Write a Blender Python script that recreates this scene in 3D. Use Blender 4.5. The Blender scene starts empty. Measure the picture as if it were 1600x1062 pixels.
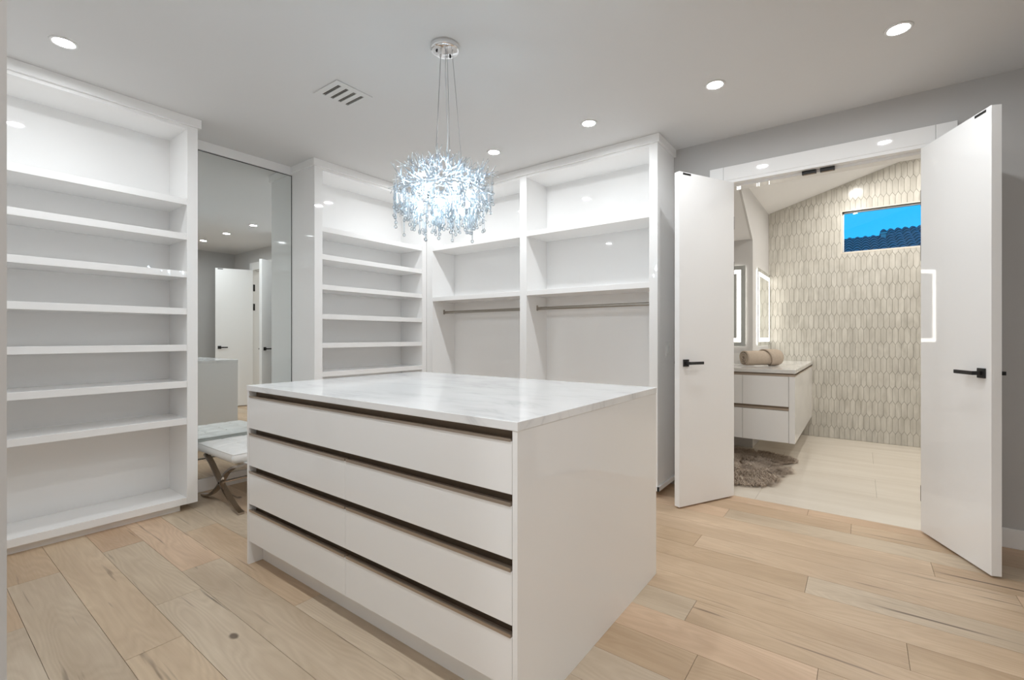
import bpy, bmesh, math, random
from mathutils import Vector, Matrix
random.seed(7)
S = bpy.context.scene
COL = S.collection

# ---------------------------------------------------------------- camera, world, exposure
CAM_H = 1.25
cam_d = bpy.data.cameras.new('camera'); cam = bpy.data.objects.new('camera', cam_d); COL.objects.link(cam)
cam_d.sensor_width = 36.0; cam_d.lens = 728.0 / 1600.0 * 36.0
cam_d.shift_y = -5.8 / 1600.0
cam_d.clip_start = 0.02
cam.location = (0, 0, CAM_H); cam.rotation_euler = (math.radians(90), 0, math.radians(36.81))
S.camera = cam
S.view_settings.view_transform = 'Standard'; S.view_settings.look = 'None'
S.view_settings.gamma = 1.0; S.view_settings.use_curve_mapping = False
S.view_settings.exposure = 0.6
try:
    S.cycles.diffuse_bounces = 10; S.cycles.max_bounces = 16; S.cycles.transparent_max_bounces = 24
    S.cycles.sample_clamp_indirect = 6.0
except Exception:
    pass

W = bpy.data.worlds.new('dusk_sky'); S.world = W; W.use_nodes = True
bgn = W.node_tree.nodes['Background']
bgn.inputs['Color'].default_value = (0.018, 0.42, 0.92, 1); bgn.inputs['Strength'].default_value = 0.95

# lamp strengths (radiance of the glowing lens / bulb surfaces)
L_CLOSET = 272.0
L_BATH = 440.0
L_BULB = 105.0
L_LED = 4.6
COL_CLOSET = (0.935, 0.972, 1.0)
COL_BATH = (1.0, 0.965, 0.905)

# ---------------------------------------------------------------- materials
def new_mat(name):
    m = bpy.data.materials.new(name); m.use_nodes = True
    nt = m.node_tree
    return m, nt, nt.nodes, nt.links, nt.nodes['Principled BSDF']

def plain(name, col, rough=0.5, metal=0.0, spec=0.5, noise=0.0, nscale=6.0, coat=0.0):
    m, nt, N, K, P = new_mat(name)
    P.inputs['Roughness'].default_value = rough; P.inputs['Metallic'].default_value = metal
    P.inputs['Specular IOR Level'].default_value = spec; P.inputs['Coat Weight'].default_value = coat
    P.inputs['Coat Roughness'].default_value = 0.03
    c = (*col, 1)
    if noise > 0:
        tc = N.new('ShaderNodeTexCoord'); n = N.new('ShaderNodeTexNoise'); n.inputs['Scale'].default_value = nscale
        n.inputs['Detail'].default_value = 4
        K.new(tc.outputs['Object'], n.inputs['Vector'])
        mx = N.new('ShaderNodeMix'); mx.data_type = 'RGBA'
        mx.inputs[6].default_value = tuple(v * (1 - noise) for v in col) + (1,)
        mx.inputs[7].default_value = tuple(min(1, v * (1 + noise)) for v in col) + (1,)
        K.new(n.outputs['Fac'], mx.inputs[0]); K.new(mx.outputs[2], P.inputs['Base Color'])
    else:
        P.inputs['Base Color'].default_value = c
    return m

def emis(name, col, strength):
    m = bpy.data.materials.new(name); m.use_nodes = True; nt = m.node_tree; nt.nodes.clear()
    e = nt.nodes.new('ShaderNodeEmission'); o = nt.nodes.new('ShaderNodeOutputMaterial')
    e.inputs[0].default_value = (*col, 1); e.inputs[1].default_value = strength
    nt.links.new(e.outputs[0], o.inputs[0]); return m

def ramp(N, pts):
    r = N.new('ShaderNodeValToRGB'); e = r.color_ramp.elements
    e[0].position, e[0].color = pts[0][0], (*pts[0][1], 1)
    e[1].position, e[1].color = pts[-1][0], (*pts[-1][1], 1)
    for p, c in pts[1:-1]:
        k = e.new(p); k.color = (*c, 1)
    return r

def math_node(N, K, op, a, b=None):
    n = N.new('ShaderNodeMath'); n.operation = op
    for i, v in enumerate((a, b)):
        if v is None: continue
        if isinstance(v, (int, float)): n.inputs[i].default_value = v
        else: K.new(v, n.inputs[i])
    return n.outputs[0]

def vec_scale(N, K, v, s):
    n = N.new('ShaderNodeVectorMath'); n.operation = 'MULTIPLY'; K.new(v, n.inputs[0]); n.inputs[1].default_value = s
    return n.outputs[0]

def mixc(N, K, fac, a, b):
    mx = N.new('ShaderNodeMix'); mx.data_type = 'RGBA'
    for sock, v in ((mx.inputs[0], fac), (mx.inputs[6], a), (mx.inputs[7], b)):
        if isinstance(v, (int, float)): sock.default_value = v
        elif isinstance(v, tuple): sock.default_value = (*v, 1) if len(v) == 3 else v
        else: K.new(v, sock)
    return mx.outputs[2]

def wood_mat():
    m, nt, N, K, P = new_mat('oak_plank')
    tc = N.new('ShaderNodeTexCoord'); oi = N.new('ShaderNodeObjectInfo')
    off = math_node(N, K, 'MULTIPLY', oi.outputs['Random'], 37.0)
    cb = N.new('ShaderNodeCombineXYZ'); K.new(off, cb.inputs[0]); K.new(off, cb.inputs[1])
    add = N.new('ShaderNodeVectorMath'); add.operation = 'ADD'
    K.new(tc.outputs['Object'], add.inputs[0]); K.new(cb.outputs[0], add.inputs[1])
    v = add.outputs[0]
    # soft cathedral figure: contour lines of a stretched noise field
    n1 = N.new('ShaderNodeTexNoise'); n1.inputs['Scale'].default_value = 1.0; n1.inputs['Detail'].default_value = 2.0
    n1.inputs['Roughness'].default_value = 0.45
    K.new(vec_scale(N, K, v, (0.85, 5.0, 1)), n1.inputs['Vector'])
    fr = math_node(N, K, 'FRACT', math_node(N, K, 'MULTIPLY', n1.outputs['Fac'], 22.0))
    tri = math_node(N, K, 'ABSOLUTE', math_node(N, K, 'SUBTRACT', fr, 0.5))
    # fine grain
    n2 = N.new('ShaderNodeTexNoise'); n2.inputs['Scale'].default_value = 1.0; n2.inputs['Detail'].default_value = 6.0
    K.new(vec_scale(N, K, v, (5.0, 110.0, 1)), n2.inputs['Vector'])
    # broad tone
    n3 = N.new('ShaderNodeTexNoise'); n3.inputs['Scale'].default_value = 1.0; n3.inputs['Detail'].default_value = 3.0
    K.new(vec_scale(N, K, v, (1.1, 4.5, 1)), n3.inputs['Vector'])
    base = oi.outputs['Color']
    dark = mixc(N, K, 1.0, base, base)
    mul = N.new('ShaderNodeVectorMath'); mul.operation = 'MULTIPLY'; K.new(base, mul.inputs[0]); mul.inputs[1].default_value = (0.62, 0.56, 0.50)
    r3 = ramp(N, [(0.36, (0, 0, 0)), (0.68, (1, 1, 1))]); K.new(n3.outputs['Fac'], r3.inputs[0])
    f3 = math_node(N, K, 'MULTIPLY', r3.outputs[0], 0.62)
    c1 = mixc(N, K, f3, base, mul.outputs[0])
    f1 = math_node(N, K, 'MULTIPLY', tri, 0.62)
    c2 = mixc(N, K, f1, c1, mul.outputs[0])
    f2 = math_node(N, K, 'MULTIPLY', n2.outputs['Fac'], 0.36)
    c3 = mixc(N, K, f2, c2, mul.outputs[0])
    # cracks: thin, long, dark
    n4 = N.new('ShaderNodeTexNoise'); n4.inputs['Scale'].default_value = 1.0; n4.inputs['Detail'].default_value = 3.0
    n4.inputs['Distortion'].default_value = 0.35
    K.new(vec_scale(N, K, v, (1.25, 24.0, 1)), n4.inputs['Vector'])
    r4 = ramp(N, [(0.655, (0, 0, 0)), (0.74, (1, 1, 1))]); K.new(n4.outputs['Fac'], r4.inputs[0])
    c4 = mixc(N, K, math_node(N, K, 'MULTIPLY', r4.outputs[0], 0.8), c3, (0.085, 0.05, 0.03))
    # knots
    vo = N.new('ShaderNodeTexVoronoi'); vo.inputs['Scale'].default_value = 1.0
    K.new(vec_scale(N, K, v, (1.9, 3.2, 0.01)), vo.inputs['Vector'])
    r5 = ramp(N, [(0.035, (1, 1, 1)), (0.06, (0, 0, 0))]); K.new(vo.outputs['Distance'], r5.inputs[0])
    n6 = math_node(N, K, 'GREATER_THAN', math_node(N, K, 'FRACT', math_node(N, K, 'MULTIPLY', vo.outputs['Color'], 7.3)), 0.5)
    c5 = mixc(N, K, math_node(N, K, 'MULTIPLY', math_node(N, K, 'MULTIPLY', r5.outputs[0], n6), 0.8), c4, (0.07, 0.04, 0.022))
    K.new(c5, P.inputs['Base Color'])
    rr = ramp(N, [(0.3, (0.34,) * 3), (0.7, (0.5,) * 3)]); K.new(n2.outputs['Fac'], rr.inputs[0]); K.new(rr.outputs[0], P.inputs['Roughness'])
    b = N.new('ShaderNodeBump'); b.inputs['Strength'].default_value = 0.06; b.inputs['Distance'].default_value = 0.002
    K.new(n2.outputs['Fac'], b.inputs['Height']); K.new(b.outputs[0], P.inputs['Normal'])
    return m

def marble_mat(name, base=(0.88, 0.885, 0.89), vein=(0.42, 0.43, 0.45), scale=1.0, amount=0.5):
    m, nt, N, K, P = new_mat(name)
    tc = N.new('ShaderNodeTexCoord'); mp = N.new('ShaderNodeMapping')
    mp.inputs['Rotation'].default_value = (0.3, 0.2, 0.45); mp.inputs['Scale'].default_value = (1.3 * scale, 3.2 * scale, 2.0 * scale)
    K.new(tc.outputs['Object'], mp.inputs['Vector'])
    n = N.new('ShaderNodeTexNoise'); n.inputs['Scale'].default_value = 1.5; n.inputs['Detail'].default_value = 9; n.inputs['Distortion'].default_value = 1.6
    K.new(mp.outputs[0], n.inputs['Vector'])
    a = math_node(N, K, 'ABSOLUTE', math_node(N, K, 'SUBTRACT', n.outputs['Fac'], 0.5))
    r = ramp(N, [(0.0, (1, 1, 1)), (0.012, (0.55,) * 3), (0.07, (0, 0, 0))]); K.new(a, r.inputs[0])
    n2 = N.new('ShaderNodeTexNoise'); n2.inputs['Scale'].default_value = 2.2; n2.inputs['Detail'].default_value = 4
    K.new(mp.outputs[0], n2.inputs['Vector'])
    r2 = ramp(N, [(0.42, (0, 0, 0)), (0.72, (1, 1, 1))]); K.new(n2.outputs['Fac'], r2.inputs[0])
    f = math_node(N, K, 'MULTIPLY', math_node(N, K, 'MULTIPLY', r.outputs[0], r2.outputs[0]), amount)
    f2 = math_node(N, K, 'MULTIPLY', r2.outputs[0], 0.13)
    c = mixc(N, K, f2, base, vein); c = mixc(N, K, f, c, vein)
    K.new(c, P.inputs['Base Color']); P.inputs['Roughness'].default_value = 0.09
    return m

def stone_tile_mat(name, c0, c1, stretch, rough, rnd=0.0, bump=0.0):
    """streaky pale stone; colour varies piece by piece through Object Info"""
    m, nt, N, K, P = new_mat(name)
    tc = N.new('ShaderNodeTexCoord'); oi = N.new('ShaderNodeObjectInfo')
    ge = N.new('ShaderNodeNewGeometry')
    v = vec_scale(N, K, ge.outputs['Position'], stretch)
    n = N.new('ShaderNodeTexNoise'); n.inputs['Scale'].default_value = 1.0; n.inputs['Detail'].default_value = 6; n.inputs['Distortion'].default_value = 0.6
    K.new(v, n.inputs['Vector'])
    r = ramp(N, [(0.3, c0), (0.72, c1)]); K.new(n.outputs['Fac'], r.inputs[0])
    col = r.outputs[0]
    if rnd > 0:
        # brightness steps: random per mesh island, so joined and single tiles vary alike
        f = math_node(N, K, 'ADD', math_node(N, K, 'MULTIPLY', ge.outputs['Random Per Island'], 0.5), math_node(N, K, 'MULTIPLY', oi.outputs['Random'], 0.5))
        k = math_node(N, K, 'ADD', math_node(N, K, 'MULTIPLY', f, rnd), 1 - rnd * 0.6)
        sc = N.new('ShaderNodeVectorMath'); sc.operation = 'SCALE'; K.new(col, sc.inputs[0]); K.new(k, sc.inputs['Scale'])
        col = sc.outputs[0]
    K.new(col, P.inputs['Base Color']); P.inputs['Roughness'].default_value = rough
    return m

def clear_mat(name, tint=(1, 1, 1), ior=1.5, rough=0.0):
    """thin clear glass: see-through with a Fresnel reflection"""
    m = bpy.data.materials.new(name); m.use_nodes = True; nt = m.node_tree; nt.nodes.clear(); N, K = nt.nodes, nt.links
    o = N.new('ShaderNodeOutputMaterial'); t = N.new('ShaderNodeBsdfTransparent'); g = N.new('ShaderNodeBsdfGlossy')
    fr = N.new('ShaderNodeFresnel'); mx = N.new('ShaderNodeMixShader')
    t.inputs[0].default_value = (*tint, 1); g.inputs['Roughness'].default_value = rough; fr.inputs[0].default_value = ior
    K.new(fr.outputs[0], mx.inputs[0]); K.new(t.outputs[0], mx.inputs[1]); K.new(g.outputs[0], mx.inputs[2]); K.new(mx.outputs[0], o.inputs[0])
    return m

def crystal_mat():
    """bright lead crystal: mostly see-through, sparkling, carrying some of the bulbs' light inside"""
    m = bpy.data.materials.new('lead_crystal'); m.use_nodes = True; nt = m.node_tree; nt.nodes.clear(); N, K = nt.nodes, nt.links
    o = N.new('ShaderNodeOutputMaterial'); t = N.new('ShaderNodeBsdfTransparent'); g = N.new('ShaderNodeBsdfGlossy'); tl = N.new('ShaderNodeBsdfTranslucent')
    df = N.new('ShaderNodeBsdfDiffuse'); m0 = N.new('ShaderNodeMixShader'); m1 = N.new('ShaderNodeMixShader'); m2 = N.new('ShaderNodeMixShader'); fr = N.new('ShaderNodeFresnel')
    t.inputs[0].default_value = (0.97, 0.985, 1, 1); g.inputs['Roughness'].default_value = 0.04; fr.inputs[0].default_value = 1.45
    tl.inputs[0].default_value = (0.92, 0.97, 1, 1); df.inputs[0].default_value = (0.92, 0.97, 1, 1); m0.inputs[0].default_value = 0.5; m1.inputs[0].default_value = 0.13
    K.new(tl.outputs[0], m0.inputs[1]); K.new(df.outputs[0], m0.inputs[2])
    K.new(t.outputs[0], m1.inputs[1]); K.new(m0.outputs[0], m1.inputs[2])
    K.new(fr.outputs[0], m2.inputs[0]); K.new(m1.outputs[0], m2.inputs[1]); K.new(g.outputs[0], m2.inputs[2]); K.new(m2.outputs[0], o.inputs[0])
    return m

def fur_mat():
    m, nt, N, K, P = new_mat('taupe_fur')
    ge = N.new('ShaderNodeNewGeometry')
    n = N.new('ShaderNodeTexNoise'); n.inputs['Scale'].default_value = 7.0; n.inputs['Detail'].default_value = 5
    K.new(ge.outputs['Position'], n.inputs['Vector'])
    r = ramp(N, [(0.3, (0.27, 0.205, 0.15)), (0.52, (0.52, 0.43, 0.35)), (0.72, (0.74, 0.65, 0.56))])
    f = math_node(N, K, 'ADD', math_node(N, K, 'MULTIPLY', n.outputs['Fac'], 0.8), math_node(N, K, 'MULTIPLY', ge.outputs['Random Per Island'], 0.2))
    K.new(f, r.inputs[0]); K.new(r.outputs[0], P.inputs['Base Color']); P.inputs['Roughness'].default_value = 0.75
    return m

M = dict(
    gloss=plain('white_gloss_lacquer', (0.89, 0.886, 0.880), 0.03, spec=0.5, noise=0.008, nscale=2.0),
    door=plain('white_gloss_door', (0.89, 0.886, 0.880), 0.03, spec=0.5, noise=0.008, nscale=2.0),
    trim=plain('white_satin_trim', (0.87, 0.866, 0.86), 0.22, noise=0.01),
    ceiling=plain('ceiling_paint', (0.70, 0.698, 0.695), 0.75, spec=0.2, noise=0.012, nscale=3.0),
    wall=plain('grey_wall_paint', (0.54, 0.533, 0.525), 0.65, spec=0.25, noise=0.015, nscale=4.0),
    bathwall=plain('pale_grey_wall_paint', (0.66, 0.65, 0.64), 0.65, spec=0.25, noise=0.015, nscale=4.0),
    bathceil=plain('white_ceiling_paint', (0.86, 0.855, 0.85), 0.75, spec=0.2, noise=0.012),
    subfloor=plain('dark_subfloor', (0.09, 0.06, 0.04), 0.9, noise=0.1),
    grout=plain('grey_grout', (0.40, 0.37, 0.325), 0.9, noise=0.05),
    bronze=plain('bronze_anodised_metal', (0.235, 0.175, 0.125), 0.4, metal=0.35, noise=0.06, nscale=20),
    bronze_lip=plain('brushed_bronze_lip', (0.46, 0.38, 0.31), 0.32, metal=0.75, noise=0.05, nscale=30),  # paler brushed bronze for the pull lips
    rod=plain('brushed_nickel_rod', (0.36, 0.33, 0.29), 0.28, metal=1.0, noise=0.04, nscale=30),
    chrome=plain('chrome', (0.82, 0.82, 0.83), 0.06, metal=1.0, noise=0.02),
    darkchrome=plain('dark_chrome_steel', (0.46, 0.42, 0.38), 0.16, metal=1.0, noise=0.05),
    black=plain('matt_black_metal', (0.012, 0.011, 0.011), 0.45, noise=0.1),
    shade_black=plain('painted_slot_shade', (0.004, 0.004, 0.004), 0.9, spec=0.0, noise=0.1),  # flat black colour standing for the darkness inside the vent slots
    mirror=plain('silvered_mirror', (0.80, 0.83, 0.82), 0.0, metal=1.0, noise=0.002),
    mirror_edge=plain('dark_mirror_edge', (0.03, 0.035, 0.035), 0.3, noise=0.05),
    leather=plain('white_leather', (0.80, 0.79, 0.765), 0.38, noise=0.02, nscale=40),
    towel=plain('taupe_towel', (0.50, 0.415, 0.335), 0.95, spec=0.1, noise=0.12, nscale=60),
    twig=plain('silver_white_twig', (0.74, 0.80, 0.85), 0.24, metal=0.92, noise=0.02),
    plastic=plain('white_plastic', (0.80, 0.80, 0.79), 0.3, noise=0.01),
    roof=plain('weathered_roof_tile', (0.075, 0.075, 0.085), 0.8, noise=0.4, nscale=3.0),
    roof_edge=plain('pale_tile_ends', (0.26, 0.27, 0.30), 0.85, noise=0.3, nscale=2.0),
    stucco=plain('pale_stucco', (0.5, 0.48, 0.45), 0.9, noise=0.05),
    cord=plain('clear_white_cord', (0.7, 0.72, 0.74), 0.3, noise=0.02),
    cable=plain('steel_cable', (0.42, 0.42, 0.43), 0.3, metal=0.9, noise=0.05),
    oak=wood_mat(),
    marble=marble_mat('white_marble', amount=0.42),
    marble_v=marble_mat('white_marble_vanity', (0.78, 0.77, 0.75), (0.38, 0.38, 0.39), 1.4, 0.6),
    bathtile=stone_tile_mat('cream_travertine', (0.70, 0.63, 0.54), (0.79, 0.73, 0.64), (0.9, 6.0, 1), 0.16),
    picket=stone_tile_mat('picket_marble', (0.50, 0.48, 0.43), (0.66, 0.64, 0.585), (20, 20, 5.0), 0.16, rnd=0.17),
    crystal=crystal_mat(),
    pane=clear_mat('window_glass', (0.97, 0.98, 1.0), 1.45, 0.0),
    fur=fur_mat(),
    lamp=emis('downlight_lens_glow', COL_CLOSET, L_CLOSET),
    lampb=emis('bath_downlight_glow', COL_BATH, L_BATH),
    bulb=emis('cool_bulb_glow', (0.64, 0.86, 1.0), L_BULB),
    led=emis('led_strip_glow', (1.0, 0.95, 0.86), L_LED),
)

# ---------------------------------------------------------------- geometry helpers
class MB:
    def __init__(s): s.v = []; s.f = []; s.smooth = []
    def add(s, vs, fs, smooth=False):
        b = len(s.v); s.v += [tuple(v) for v in vs]; s.f += [tuple(i + b for i in f) for f in fs]; s.smooth += [smooth] * len(fs); return s
    def box(s, x0, x1, y0, y1, z0, z1):
        vs = [(x, y, z) for z in (z0, z1) for y in (y0, y1) for x in (x0, x1)]
        return s.add(vs, [(0, 2, 3, 1), (4, 5, 7, 6), (0, 1, 5, 4), (2, 6, 7, 3), (0, 4, 6, 2), (1, 3, 7, 5)])
    def obox(s, o, u, n, a0, a1, b0, b1, z0, z1):
        """box in a rotated frame: origin o(x,y), axis u, normal n"""
        P = lambda a, b, z: (o[0] + u[0] * a + n[0] * b, o[1] + u[1] * a + n[1] * b, z)
        vs = [P(a, b, z) for z in (z0, z1) for b in (b0, b1) for a in (a0, a1)]
        fs = [(0, 2, 3, 1), (4, 5, 7, 6), (0, 1, 5, 4), (2, 6, 7, 3), (0, 4, 6, 2), (1, 3, 7, 5)]
        if u[0] * n[1] - u[1] * n[0] < 0: fs = [f[::-1] for f in fs]
        return s.add(vs, fs)
    def prism(s, poly, z0, z1):
        """vertical prism from a CCW xy polygon"""
        n = len(poly); vs = [(x, y, z0) for x, y in poly] + [(x, y, z1) for x, y in poly]
        fs = [tuple(range(n))[::-1], tuple(range(n, 2 * n))] + [(i, (i + 1) % n, n + (i + 1) % n, n + i) for i in range(n)]
        return s.add(vs, fs)
    def slab(s, pts, off):
        """polygon (3D points) thickened by the vector off"""
        n = len(pts); o = Vector(off); vs = [tuple(p) for p in pts] + [tuple(Vector(p) + o) for p in pts]
        fs = [tuple(range(n))[::-1], tuple(range(n, 2 * n))] + [(i, (i + 1) % n, n + (i + 1) % n, n + i) for i in range(n)]
        return s.add(vs, fs)
    def tube(s, pts, r, seg=8, cap=True, flat=1.0):
        pts = [Vector(p) for p in pts]; n = len(pts); rs = r if isinstance(r, (list, tuple)) else [r] * n
        vs = []; up = Vector((0, 0, 1)); prev = None
        for i, p in enumerate(pts):
            t = (pts[min(i + 1, n - 1)] - pts[max(i - 1, 0)]).normalized()
            a = prev if prev is not None else (up if abs(t.z) < 0.9 else Vector((1, 0, 0)))
            a = (a - t * a.dot(t))
            a = a.normalized() if a.length > 1e-6 else Vector((1, 0, 0)); b = t.cross(a); prev = a
            for k in range(seg):
                th = 2 * math.pi * k / seg
                vs.append(p + (a * math.cos(th) + b * math.sin(th) * flat) * rs[i])
        fs = []
        for i in range(n - 1):
            for k in range(seg):
                k2 = (k + 1) % seg
                fs.append((i * seg + k, i * seg + k2, (i + 1) * seg + k2, (i + 1) * seg + k))
        s.add(vs, fs, True)
        if cap:
            b = len(s.v) - len(vs)
            s.f += [tuple(b + k for k in range(seg))[::-1], tuple(b + (n - 1) * seg + k for k in range(seg))]; s.smooth += [False, False]
        return s
    def lathe(s, prof, c=(0, 0, 0), seg=24, smooth=True):
        """profile of (r, z) from bottom to top, about the vertical through c"""
        vs = []; fs = []; m = len(prof)
        for k in range(seg):
            th = 2 * math.pi * k / seg
            for (r, z) in prof: vs.append((c[0] + r * math.cos(th), c[1] + r * math.sin(th), c[2] + z))
        for k in range(seg):
            k2 = (k + 1) % seg
            for j in range(m - 1): fs.append((k * m + j, k2 * m + j, k2 * m + j + 1, k * m + j + 1))
        return s.add(vs, fs, smooth)
    def mesh(s, name, off=(0, 0, 0)):
        me = bpy.data.meshes.new(name)
        me.from_pydata([(v[0] - off[0], v[1] - off[1], v[2] - off[2]) for v in s.v], [], s.f)
        me.polygons.foreach_set('use_smooth', s.smooth); me.validate(); me.update(); return me

def wloc(o):
    v = Vector((0, 0, 0))
    while o is not None: v += o.location; o = o.parent
    return v

def put(name, mb, mat, parent=None, bevel=0.0, origin=None, seg=2):
    """link one mesh object; coordinates in mb are world coordinates"""
    base = wloc(parent) if parent is not None else Vector((0, 0, 0))
    org = Vector(origin) if origin is not None else base
    if origin is None and parent is None:
        xs, ys, zs = zip(*mb.v); org = Vector(((min(xs) + max(xs)) / 2, (min(ys) + max(ys)) / 2, min(zs)))
    me = mb.mesh(name, org); me.materials.append(M[mat] if isinstance(mat, str) else mat)
    o = bpy.data.objects.new(name, me); COL.objects.link(o); o.parent = parent; o.location = org - base
    if bevel > 0:
        b = o.modifiers.new('bevel', 'BEVEL'); b.width = bevel; b.segments = seg; b.limit_method = 'ANGLE'; b.angle_limit = math.radians(50)
        b.harden_normals = False
    return o

def tag(o, label, cat=None, group=None, kind=None):
    o['label'] = label
    if cat: o['category'] = cat
    if group: o['group'] = group
    if kind: o['kind'] = kind
    return o

def thing(name, loc, label, cat, group=None, kind=None):
    o = bpy.data.objects.new(name, None); o.empty_display_size = 0.1; COL.objects.link(o); o.location = loc
    return tag(o, label, cat, group, kind)

def B(*a): return MB().box(*a)

def inst(name, me, parent, loc, rot=(0, 0, 0), scale=(1, 1, 1)):
    o = bpy.data.objects.new(name, me); COL.objects.link(o); o.parent = parent; o.location = loc; o.rotation_euler = rot; o.scale = scale
    return o

# ---------------------------------------------------------------- key dimensions (metres)
ZC = 2.82                       # closet ceiling
XL, XR, YB = -4.26, 1.15, 3.975  # left wall, right wall, door wall faces
YN = 0.085                      # near wall face (camera stands in its doorway)
YT, XW, Y1 = 6.95, -0.972, 5.813  # bathroom: tiled wall, left wall, alcove wall
DX0, DX1, DZ = -0.842, 0.361, 2.455   # clear door opening between jambs
BZ = lambda x: 2.856 + 0.297 * (x - XW)   # sloped bathroom ceiling

# ---------------------------------------------------------------- room shell
fl = tag(put('floor', B(XL - .1, 1.72, -2.5, YB + 0.005, -0.12, -0.0125), 'subfloor'), 'wide oak plank floor of the dressing room', 'floor', kind='structure')
ROWW = 0.194; E0 = 0.543
HON = [(0.66, 0.495, 0.345), (0.67, 0.51, 0.355), (0.62, 0.465, 0.315), (0.69, 0.53, 0.375), (0.64, 0.48, 0.33)]
GRY = [(0.67, 0.555, 0.42), (0.65, 0.545, 0.42), (0.69, 0.575, 0.435)]
known = {  # row: joints along x, tone for each span
    -2: ([-2.88, -1.3], ['h', 'g', 'g']), -1: ([-3.40, -1.55, .2], ['h', 'g', 'g', 'h']), 0: ([-2.27, -.6], ['y', 'y', 'h']),
    1: ([-3.51, -2.62, -1.0], ['o', 'g', 'g', 'h']), 2: ([-2.89, -1.2], ['o', 'g', 'h']), 3: ([-3.45, -2.1, -.5], ['g', 'h', 'g', 'h']),
    7: ([-2.0, -.128], ['h', 'o', 'h']), 8: ([-2.3, -.621], ['h', 'g', 'h']), 9: ([-1.6, .149], ['h', 'h', 'h']),
    10: ([-.95, .75], ['h', 'h', 'y']), 11: ([-1.9, -.219], ['h', 'h', 'g']), 12: ([-2.5, -.8], ['h', 'h', 'h']), 13: ([-1.3, .6], ['h', 'h', 'o']),
    14: ([-1.5, .31], ['h', 'h', 'h']), 15: ([-2.2, -.76], ['h', 'o', 'g']), 16: ([-1.7, -.05], ['h', 'h', 'h']), 17: ([-.3, .9], ['o', 'o', 'h'])}
for k in range(-16, 18):
    y0 = E0 + ROWW * k; y1 = min(y0 + ROWW, YB + 0.003)
    if y1 - y0 < 0.02: continue
    if k in known: js, tones = known[k]
    else:
        js = []; x = XL + random.uniform(0.4, 1.6)
        while x < XR - 0.3: js.append(x); x += random.uniform(1.0, 1.9)
        tones = [random.choice('hhhgoy') for _ in range(len(js) + 1)]
    xs = [XL - 0.05] + js + [XR + 0.05]
    if y1 < YN - .1: xs = [-1.7] + [x for x in js if -1.4 < x < 1.0] + [1.7]; tones = tones[:len(xs)]
    for i in range(len(xs) - 1):
        t = tones[i]
        c = {'h': random.choice(HON), 'g': random.choice(GRY), 'y': (0.74, 0.59, 0.425), 'o': (0.72, 0.53, 0.37)}[t]
        jit = random.uniform(-0.025, 0.025)
        p = put('plank', B(xs[i] + .0008, xs[i + 1] - .0008, y0 + .0008, y1 - .0008, -0.0125, random.uniform(-0.0003, 0.0)), 'oak', fl,
                origin=((xs[i] + xs[i + 1]) / 2, (y0 + y1) / 2, 0))
        p.color = (c[0] + jit, c[1] + jit, c[2] + jit, 1)

tag(put('ceiling', B(XL - .12, 1.72, -2.52, YB, ZC, ZC + .1), 'ceiling'), 'flat pale grey-white ceiling of the dressing room', 'ceiling', kind='structure')
tag(put('wall_left', B(XL - .12, XL, YN - .115, YB, -.1, ZC), 'wall'), 'grey wall behind the mirror and tall shelving', 'wall', kind='structure')
tag(put('wall_right', B(XR, XR + .12, YN - .115, YB, -.1, ZC), 'wall'), 'plain grey wall facing the mirror', 'wall', kind='structure')
wb = MB().box(XL - .12, DX0 - .03, YB, YB + .125, -.1, 3.9).box(DX1 + .03, 2.0, YB, YB + .125, -.1, 3.9).box(DX0 - .03, DX1 + .03, YB, YB + .125, DZ + .03, 3.9)
tag(put('wall_back', wb, 'wall'), 'grey wall with the open double doorway', 'wall', kind='structure')
HX1 = .98
wn = MB().box(XL, -.93, YN - .115, YN, -.1, ZC).box(HX1 + .03, XR, YN - .115, YN, -.1, ZC).box(-.93, HX1 + .03, YN - .115, YN, 2.48, ZC)
tag(put('wall_front', wn, 'wall'), 'grey wall with the entrance opening to the hall', 'wall', kind='structure')
wh = MB().box(-1.72, -1.6, -2.4, YN - .115, -.1, ZC).box(1.6, 1.72, -2.4, YN - .115, -.1, ZC).box(-1.72, 1.72, -2.52, -2.4, -.1, ZC).box(XR, 1.72, YN - .115, YN - .05, -.1, ZC)
tag(put('wall_hall', wh, 'bathceil'), 'white hall walls outside the dressing room entrance', 'wall', kind='structure')

# entrance trim (the sliver at the photo's edge)
t1 = MB().box(-.93, -.90, YN - .115, YN, 0, 2.45).box(HX1, HX1 + .03, YN - .115, YN, 0, 2.45).box(-.93, HX1 + .03, YN - .115, YN, 2.45, 2.48)
t1.box(-1.0, -.90, YN, YN + .0076, 0, 2.45).box(HX1, HX1 + .10, YN, YN + .0076, 0, 2.45).box(-1.0, HX1 + .10, YN, YN + .0076, 2.45, 2.55)
tag(put('trim_1', t1, 'wall'), 'grey casing of the entrance opening', 'trim', kind='structure')  # casing takes the same grey as the walls

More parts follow.
